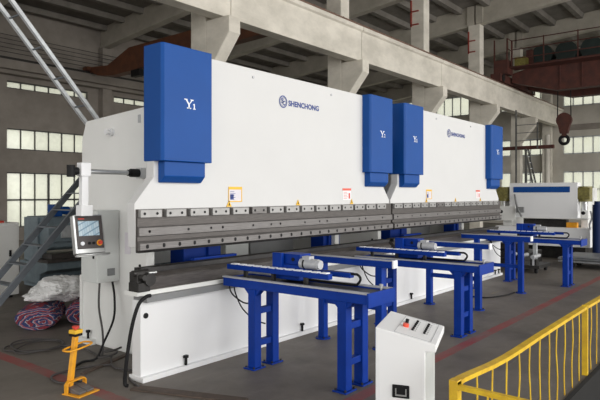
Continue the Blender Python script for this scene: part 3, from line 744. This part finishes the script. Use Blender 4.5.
# ------------------------------------------------------------------ bundles and film
def roll(name, loc, rz, rx, r_h, length, label, seed):
    n, m = 36, 14; vs = []; fs = []
    for i in range(m+1):
        t = i/m; x = (t-.5)*length
        for k in range(n):
            a = 2*PI*k/n
            nz = noise.noise(Vector((x*3+seed, math.cos(a)*1.3, math.sin(a)*1.3)))*.12+noise.noise(Vector((x*9+seed, math.cos(a)*4, math.sin(a)*4)))*.05
            s = 1+nz; e = 1-.12*(abs(2*t-1)**4)
            zz = math.sin(a)*r_h*s*e
            vs.append((x+.03*noise.noise(Vector((a*2, seed, 1))), math.cos(a)*rx*s*e, max(zz, -r_h*.93)))
    for i in range(m):
        for k in range(n): fs.append((i*n+k, i*n+(k+1) % n, (i+1)*n+(k+1) % n, (i+1)*n+k))
    for base in (0, m*n):   # spiral face with a hollow relief
        rings = 6; prev = [base+k for k in range(n)]
        for q in range(1, rings):
            s = 1-q/rings; cur = []
            for k in range(n):
                v = vs[base+k]; dx = (.03 if q % 2 else -.015)*(1 if base == 0 else -1)
                cur.append(len(vs)); vs.append((v[0]+dx, v[1]*s, v[2]*s))
            for k in range(n): fs.append((prev[k], prev[(k+1) % n], cur[(k+1) % n], cur[k]))
            prev = cur
        fs.append(tuple(prev))
    b = MB(); b.add(vs, fs, True); o = b.build(name, M['rug'])
    o.location = (loc[0], loc[1], r_h*.93); o.rotation_euler = (0,0,rz); tag(o, label, 'rolled quilt', 'striped quilts by the side frame'); return o
roll('rolled_quilt', (4.53,8.70), math.radians(50), .30, .185, .85, 'rolled red, white and blue striped quilt closest to the coiled cable', 1.3)
roll('rolled_quilt', (5.17,8.52), math.radians(50), .27, .185, .85, 'rolled striped quilt tucked against the white side frame', 5.1)
def blob(cx, cy, cz, rx, ry, rz, seed, amp=.3, n=30):
    vs = []; fs = []
    for i in range(n+1):
        th_ = PI*i/n
        for k in range(n*2):
            ph = PI*k/n; dv = Vector((math.sin(th_)*math.cos(ph), math.sin(th_)*math.sin(ph), math.cos(th_)))
            q = 1+amp*noise.noise(dv*2+Vector((seed,0,0)))+amp*.6*abs(noise.noise(dv*5+Vector((0,seed,0))))+amp*.3*abs(noise.noise(dv*11+Vector((0,0,seed))))
            vs.append((cx+dv.x*rx*q, cy+dv.y*ry*q, cz+dv.z*rz*q))
    w = n*2
    for i in range(n):
        for k in range(w): fs.append((i*w+k, i*w+(k+1) % w, (i+1)*w+(k+1) % w, (i+1)*w+k))
    return vs, fs
b = MB(); b.add(*blob(4.80,8.60,.54,.38,.30,.17,2.2), False); b.add(*blob(4.54,8.66,.46,.26,.22,.09,4.2), False)
tag(b.build('plastic_film', M['film']), 'crumpled clear plastic film heaped on top of the striped quilts', 'plastic film')
b = MB(); b.add(*blob(5.44,8.08,.17,.12,.12,.17,7.2), False); tag(b.build('plastic_bag', M['film']), 'white plastic bag squeezed between striped quilt and white side frame', 'bag')

# ------------------------------------------------------------------ left background
c = thing('switch_cabinet', 'white floor-standing metal cabinet cut by the picture edge, beyond the stairs', 'cabinet', (5.1,11.7,0))
b = MB(); b.box(4.75,11.46,.05,5.50,12.0,1.45); b.build('body', M['whiteside'], c, bevel=.01)
b = MB(); b.box(4.8,11.452,.15,5.46,11.46,1.40); b.build('door', M['whiteside'], c, bevel=.004)
b = MB(); b.box(5.30,11.43,.80,5.34,11.455,.92); b.build('handle', M['black'], c)
b = MB(); b.box(4.78,11.5,0,5.39,11.98,.05); b.build('plinth', M['black'], c)
b = MB(); b.box(5.02,11.55,1.45,5.25,11.7,1.49); tag(b.build('red_box', M['red']), 'small red box lying on top of the white floor cabinet', 'box')

g = thing('plate_shear', 'old blue-grey plate shear standing behind the quilts and stairs', 'shear', (8.2,12.3,0))
b = MB(); b.prism([(12.0,.80),(11.9,.86),(11.95,1.36),(12.15,1.52),(12.9,1.52),(12.9,.80)], 6.35, 9.95, 'x'); bd = b.build('blade_beam', M['slate'], g, bevel=.02)
b = MB(); b.box(6.45,11.86,.98,9.9,11.93,1.01); b.build('beam_ledge', M['slate'], bd)
b = MB(); b.prism([(11.72,.40),(11.72,.56),(12.9,.56),(12.9,.1),(12.05,.1),(12.0,.3)], 6.2, 9.95, 'x'); b.build('bed', M['slate'], g, bevel=.015)
b = MB(); b.box(6.2,11.68,.56,9.9,12.3,.62); b.box(6.4,11.9,.62,9.9,12.3,.72); b.build('table_edge', M['steel'], g)
for k in range(2):
    b = MB(); b.box(6.3+3.45*k,12.3,0,6.5+3.45*k,12.9,1.5); b.build('side_plate', M['slate'], g)
b = MB(); b.box(6.55,12.1,1.52,6.75,12.35,1.78); b.cyl((6.75,12.2,1.64),(6.95,12.2,1.64),.09); b.build('drive_motor', M['blue'], g)
b = MB(); b.box(6.95,12.1,1.52,7.25,12.35,1.72); b.build('valve_box', M['whiteside'], g)
b = MB(); b.box(6.62,11.88,1.06,6.95,11.95,1.32); b.build('cover_plate', M['ladderwhite'], g)

s = thing('steel_stairs', 'steep grey steel stairs rising behind the white side frame', 'stairs', (3.4,8.8,0))
def zs_(x): return .545+1.107*(x-3.808)
for y in (8.5, 9.1):
    b = MB(); xa, xb = 3.36, 5.75
    b.prism([(xa,zs_(xa)-.0),(xb,zs_(xb)),(xb,zs_(xb)-.13),(xa+.1,zs_(xa)-.02)], y-.025, y+.025, 'y'); b.build('stringer', M['rung'], s)
for k in range(9):
    x = 3.52+.24*k; z = zs_(x)-.06
    b = MB(); b.box(x-.07, 8.52, z-.02, x+.07, 9.08, z+.0); b.build('tread', M['rung'], s)
b = MB(); b.box(5.7,8.45,2.58,7.2,9.15,2.66); b.build('landing', M['rung'], s)
for x in (5.8,7.1):
    for y in (8.5,9.1):
        b = MB(); b.box(x-.04,y-.04,0,x+.04,y+.04,2.58); b.build('landing_post', M['rung'], s)

s = thing('steel_ladder', 'long pale ladder leaning steeply behind the machine up to the roof', 'ladder', (7.7,8.1,0))
def zl(x): return 4.563-1.137*(x-3.718)
for y in (7.95, 8.3):
    b = MB(); xa, xb = 2.6, 7.72
    b.prism([(xa,zl(xa)),(xb,zl(xb)),(xb,zl(xb)+.075),(xa,zl(xa)+.075)], y-.028, y+.028, 'y'); b.build('rail', M['ladderwhite'], s)
for k in range(15):
    x = 2.85+.33*k; b = MB(); b.cyl((x,7.95,zl(x)+.035),(x,8.3,zl(x)+.035),.014,n=8); b.build('rung', M['rung'], s)

# crane of the rear bay
k = thing('overhead_crane', 'dim orange-brown crane girder under the roof of the rear bay', 'crane', (15.2,18,7.65))
b = MB(); b.prism([(24.6,7.66),(24.6,7.90),(23.2,7.80),(21.6,8.35),(12.2,8.45),(11.5,8.1),(11.5,7.7),(12.6,7.65),(21.0,7.35),(22.9,7.30),(24.0,7.45),(24.5,7.66)], 15.1, 15.5, 'x'); b.build('girder', M['craneorange'], k)
b = MB(); b.box(14.9,24.5,7.735,15.9,24.9,7.9); b.build('end_truck', M['craneorange'], k)
b = MB(); b.box(15.0,20.7,7.02,15.25,21.3,7.3); b.build('drive_box', M['black'], k)

# ------------------------------------------------------------------ crane of the near bay
k = thing('overhead_crane', 'red-brown bridge crane with railed walkway and dark winch drums, riding the crane beam', 'crane', (31,3,7.65))
for X in (30.4, 33.0):
    b = MB(); b.prism([(10.35,7.75),(10.35,8.2),(9.3,8.45),(-10,8.55),(-10,7.15),(8.2,7.15)], X, X+.55, 'x'); b.build('girder', M['crane'], k)
for yy in [8-1.0*q for q in range(17)]:
    b = MB(); b.box(30.34, yy-.02, 7.2, 30.40, yy+.02, 8.36); b.build('girder_stiffener', M['crane'], k)
b = MB(); b.box(29.0,10.45,7.66,34.6,10.95,8.05); b.build('end_truck', M['crane'], k)
for X in (29.4, 34.1):
    b = MB(); b.cyl((X,10.40,7.86),(X,10.45,7.86),.19); b.build('wheel', M['darkiron'], k)
b = MB(); b.box(29.55, -10, 8.36, 30.4, 10.2, 8.42); wk = b.build('walkway', M['crane'], k)
for q in range(11):
    y = 10.1-1.55*q; b = MB(); b.box(29.57,y-.025,8.42,29.62,y+.025,9.74); b.build('railing_post', M['crane'], k)
for z in (8.8, 9.25, 9.7):
    b = MB(); b.tube([(29.6,10.1,z),(29.6,-10,z)], .025, 6, sub=1); b.build('railing_bar', M['crane'], k)
for q, y in enumerate((8.9, 7.75, 6.6, 5.4)):
    b = MB(); b.cyl((30.6,y,9.0),(32.9,y,9.0),.46,n=18); b.cyl((30.5,y,9.0),(30.62,y,9.0),.52,n=18); b.build('winch_drum', M['drum'], k)
b = MB(); b.box(30.3, 4.6, 8.45, 33.3, 9.6, 8.62); b.box(30.3,9.3,8.6,30.5,9.6,9.3); b.build('trolley_frame', M['crane'], k)
b = MB(); b.box(29.6,9.45,8.42,30.2,9.95,8.85); b.build('resistor_box', M['olive'], k)
b = MB(); b.box(29.3,10.2,8.05,30.1,10.9,8.75); b.box(29.3,10.2,8.75,29.36,10.26,9.8); b.box(30.0,10.2,8.75,30.06,10.26,9.8); b.box(29.3,10.84,8.75,29.36,10.9,9.8); b.tube([(29.33,10.23,9.8),(30.03,10.23,9.8)], .025, 6, sub=1); b.tube([(29.33,10.23,9.3),(30.03,10.23,9.3)], .025, 6, sub=1); b.build('access_cage', M['crane'], k)
h = thing('hook_block', 'rust-red crane hook block hanging from the bridge crane', 'crane hook', (31.2,8.02,4.1))
b = MB(); b.cyl((31.1,8.02,5.72),(31.32,8.02,5.72),.37,n=26); b.build('sheave', M['crane'], h)
b = MB(); b.hexa([(31.08,7.84,5.05),(31.34,7.84,5.05),(31.34,8.20,5.05),(31.08,8.20,5.05)], [(31.08,7.72,5.6),(31.34,7.72,5.6),(31.34,8.32,5.6),(31.08,8.32,5.6)]); b.box(31.12,7.92,4.92,31.3,8.12,5.05); b.build('cheek_plate', M['crane'], h)
b = MB(); b.tube([(31.2,8.02+.20*math.sin(a*PI/8),4.73+.20*math.cos(a*PI/8)) for a in range(16)], .08, 10, closed=True, sub=2); b.build('hook', M['black'], h)
for (dx, dy) in ((-.05,-.32),(.05,-.32),(-.05,.32),(.05,.32)):
    b = MB(); b.cyl((31.2+dx,8.02+dy,5.75),(31.2+dx,8.02+dy*.9,8.46),.014,n=5); b.build('wire_rope', M['black'], h)

# ------------------------------------------------------------------ far background
g = thing('hydraulic_press', 'distant white press with one blue band and olive-wrapped cylinders', 'press', (19.6,5.6,0))
b = MB(); b.box(19.0,4.5,1.28,19.35,6.55,2.36); up = b.build('upper_plate', M['white'], g, bevel=.01)
b = MB(); b.box(18.985,4.72,2.06,19.0,6.42,2.24); b.build('blue_band', M['blue'], up)
b = MB(); b.box(18.98,4.15,.40,19.4,7.0,.98); b.build('bed', M['white'], g, bevel=.01)
b = MB(); b.box(19.05,4.3,0,19.35,4.6,.4); b.box(19.05,6.4,0,19.35,6.8,.4); b.box(19.4,4.3,0,20.6,6.8,.5); b.build('plinth', M['darkiron'], g)
b = MB(); b.box(18.96,6.35,1.15,19.3,7.1,1.62); b.box(19.4,6.6,.5,20.6,6.9,2.2); b.box(19.4,4.3,.5,20.6,4.5,2.2); b.box(18.97,4.2,1.24,19.3,6.5,1.28); b.build('side_column', M['whiteside'], g, bevel=.01)
for y in (6.80, 4.34):
    b = MB(); b.cyl((19.2,y,1.78),(19.2,y,2.24),.20,n=18); b.box(19.0,y-.18,1.85,19.3,y+.18,2.2); cy = b.build('wrapped_cylinder', M['olive'], g, bevel=.02)
    b = MB(); b.cyl((19.2,y,1.52),(19.2,y,1.80),.06,n=12); b.build('piston_rod', M['silver'], cy)
    b = MB(); b.cyl((19.0,y,1.44),(18.95,y,1.44),.055,n=12); b.build('rod_nut', M['black'], cy)
b = MB(); b.box(19.3,4.9,.98,19.6,6.2,1.24); b.build('tool_block', M['darkiron'], g)
b = MB(); b.box(19.1,4.55,.98,19.3,4.85,1.14); b.build('orange_block', M['orange'], g)
b = MB(); b.tube([(18.9,6.35,2.0),(18.85,6.25,1.6),(18.8,6.1,1.3)], .03, 6); b.box(18.82,6.05,1.42,18.9,6.28,1.6); b.build('pendant_box', M['strip'], g)
b = MB(); b.tube([(18.9,4.12,1.5),(18.88,4.08,1.3),(18.9,4.15,1.1),(18.9,4.12,.95)], .03, 6); b.build('white_conduit', M['white'], g)

b = MB(); b.cyl((18.7,3.88,0),(18.7,3.88,1.7),.15,n=20); b.cyl((18.7,3.88,1.7),(18.7,3.88,1.8),.1,n=20)
g = tag(b.build('hydraulic_tank', M['navy'], bevel=.01), 'navy blue upright tank beside the distant white press', 'tank')
b = MB(); b.cyl((20.0,4.05,.0),(20.0,4.05,2.3),.05,n=10); b.cyl((20.0,4.05,2.2),(20.0,3.6,2.2),.035,n=10); b.box(19.9,3.5,2.0,20.1,3.7,2.3)
tag(b.build('control_post', M['darkiron']), 'dark post with a side arm between the distant press and navy tank', 'post')
for q, (y0, y1, z, x0) in enumerate(((2.6,4.5,.16,16.9),(2.7,4.55,.22,17.05),(2.5,4.4,.28,17.0))):
    b = MB(); b.box(x0,y0,z,x0+1.3,y1,z+.045)
    tag(b.build('steel_sheet', M['sheet']), ['lowest grey steel sheet in the low stack before the navy tank','middle grey steel sheet in the low stack before the navy tank','topmost grey steel sheet in the low stack before the navy tank'][q], 'sheet', 'steel sheets on blocks')
for q, (x, y) in enumerate(((17.2,3.0),(17.9,3.0),(17.2,4.2),(17.9,4.2))):
    b = MB(); b.box(x-.1,y-.08,0,x+.1,y+.08,.16); tag(b.build('support_block', M['darkiron']), 'dark block under the low stack of grey steel sheets', 'block', 'blocks under the steel sheets')
g = thing('roller_trolley', 'low dark trolley with metal rollers on the floor beyond the support stands', 'trolley', (15.6,4.9,0))
b = MB(); b.box(15.2,4.5,.12,16.2,5.4,.2); b.box(15.3,4.6,.2,15.5,4.75,.34); b.build('chassis', M['darkiron'], g)
for y in (4.65,4.95,5.25):
    b = MB(); b.cyl((15.15,y,.42),(15.7,y,.42),.05,n=12); b.box(15.2,y-.02,.2,15.24,y+.02,.4); b.build('roller', M['zinc'], g)
b = MB()
for x in (15.3,16.1):
    for y in (4.6,5.3): b.cyl((x,y-.03,.07),(x,y+.03,.07),.07,n=12)
b.build('caster_wheel', M['black'], g)
b = MB(); b.box(16.6,5.3,0,18.2,7.0,.35); b.box(16.8,5.5,.35,17.6,6.6,.6); tag(b.build('machine_base', M['darkiron'], bevel=.02), 'dark greasy machine base on the floor before the distant white press', 'machine base')
b = MB(); b.tube([(15.0,6.2,.66),(16.2,5.6,.74),(17.2,5.2,.88)], .035, 6); b.box(17.15,5.15,0,17.25,5.25,.87)
b.box(14.95,6.15,0,15.05,6.25,.66); tag(b.build('handrail', M['ladderwhite']), 'pale sloping bar on short posts beyond the last support stand', 'rail')

# steel gallery and ladder on the far columns
g = thing('access_ladder', 'dark steel access ladder leaning against the far concrete columns', 'ladder', (30.5,9.4,0))
for (ya, yb) in ((9.65,8.95),):
    for dx in (0, .0):
        pass
for x in (30.3, 30.8):
    b = MB(); b.hexa([(x-.03,8.70,0),(x+.03,8.70,0),(x+.03,8.78,0),(x-.03,8.78,0)], [(x-.03,9.62,4.3),(x+.03,9.62,4.3),(x+.03,9.70,4.3),(x-.03,9.70,4.3)]); b.build('rail', M['frame'], g)
b = MB(); b.box(30.2,9.55,0,30.3,9.65,4.3); b.box(30.2,10.05,0,30.28,10.12,6.3); b.box(30.2,9.0,4.3,30.28,9.06,5.6); b.build('post', M['frame'], g)
for q in range(14):
    z = .3+.3*q; y = 8.74+.92*z/4.3; b = MB(); b.box(30.28,y,z,30.82,9.64,z+.04); b.build('rung', M['ladderwhite'], g)
for z in (4.7, 5.1, 5.5):
    b = MB(); b.box(30.2,8.9,z,30.24,10.1,z+.03); b.build('railing_bar', M['frame'], g)
b = MB(); b.box(30.35,8.3,4.28,30.55,12.5,4.46); tag(b.build('steel_joist', M['crane']), 'thin red-brown steel joist spanning between the far columns', 'joist')
b = MB(); b.cyl((33.9,9.6,0),(33.9,9.6,5.3),.14,n=14); tag(b.build('drain_pipe', M['farwall']), 'pale vertical pipe near the far end wall', 'pipe')

# ------------------------------------------------------------------ light
w = bpy.data.worlds.new('daylight'); bpy.context.scene.world = w; w.use_nodes = True
bg = w.node_tree.nodes['Background']; bg.inputs[0].default_value = (1,.985,.95,1); bg.inputs[1].default_value = 1.25
def area(name, loc, rot, sx, sy, e, col=(1,1,1)):
    l = bpy.data.lights.new(name, 'AREA'); l.shape = 'RECTANGLE'; l.size = sx; l.size_y = sy; l.energy = e; l.color = col
    o = bpy.data.objects.new(name, l); COL.objects.link(o); o.location = loc; o.rotation_euler = rot; return o
# daylight through the long glazed side of the near bay, plus an added fill lamp brightening the side frame
area('side_glazing', (12,-11,4.6), (math.radians(90),0,0), 38, 8.5, 3900, (1,.985,.95))
area('added_end_fill', (-9,6.5,3.2), (math.radians(90),0,math.radians(-90)), 12, 5.5, 260, (1,.99,.97))

# ------------------------------------------------------------------ camera
cam = bpy.data.cameras.new('camera'); co = bpy.data.objects.new('camera', cam); COL.objects.link(co)
co.location = (0,0,2); co.rotation_euler = (PI/2, 0, math.atan2(469,585)-PI/2)
cam.sensor_width = 36; cam.lens = 585/600*36; cam.shift_y = -5.7/600; cam.clip_end = 300
sc = bpy.context.scene; sc.camera = co
sc.view_settings.view_transform = 'Standard'; sc.view_settings.look = 'None'; sc.view_settings.gamma = 1; sc.view_settings.exposure = 0
for o in bpy.data.objects:
    if '_o' in o: del o['_o']
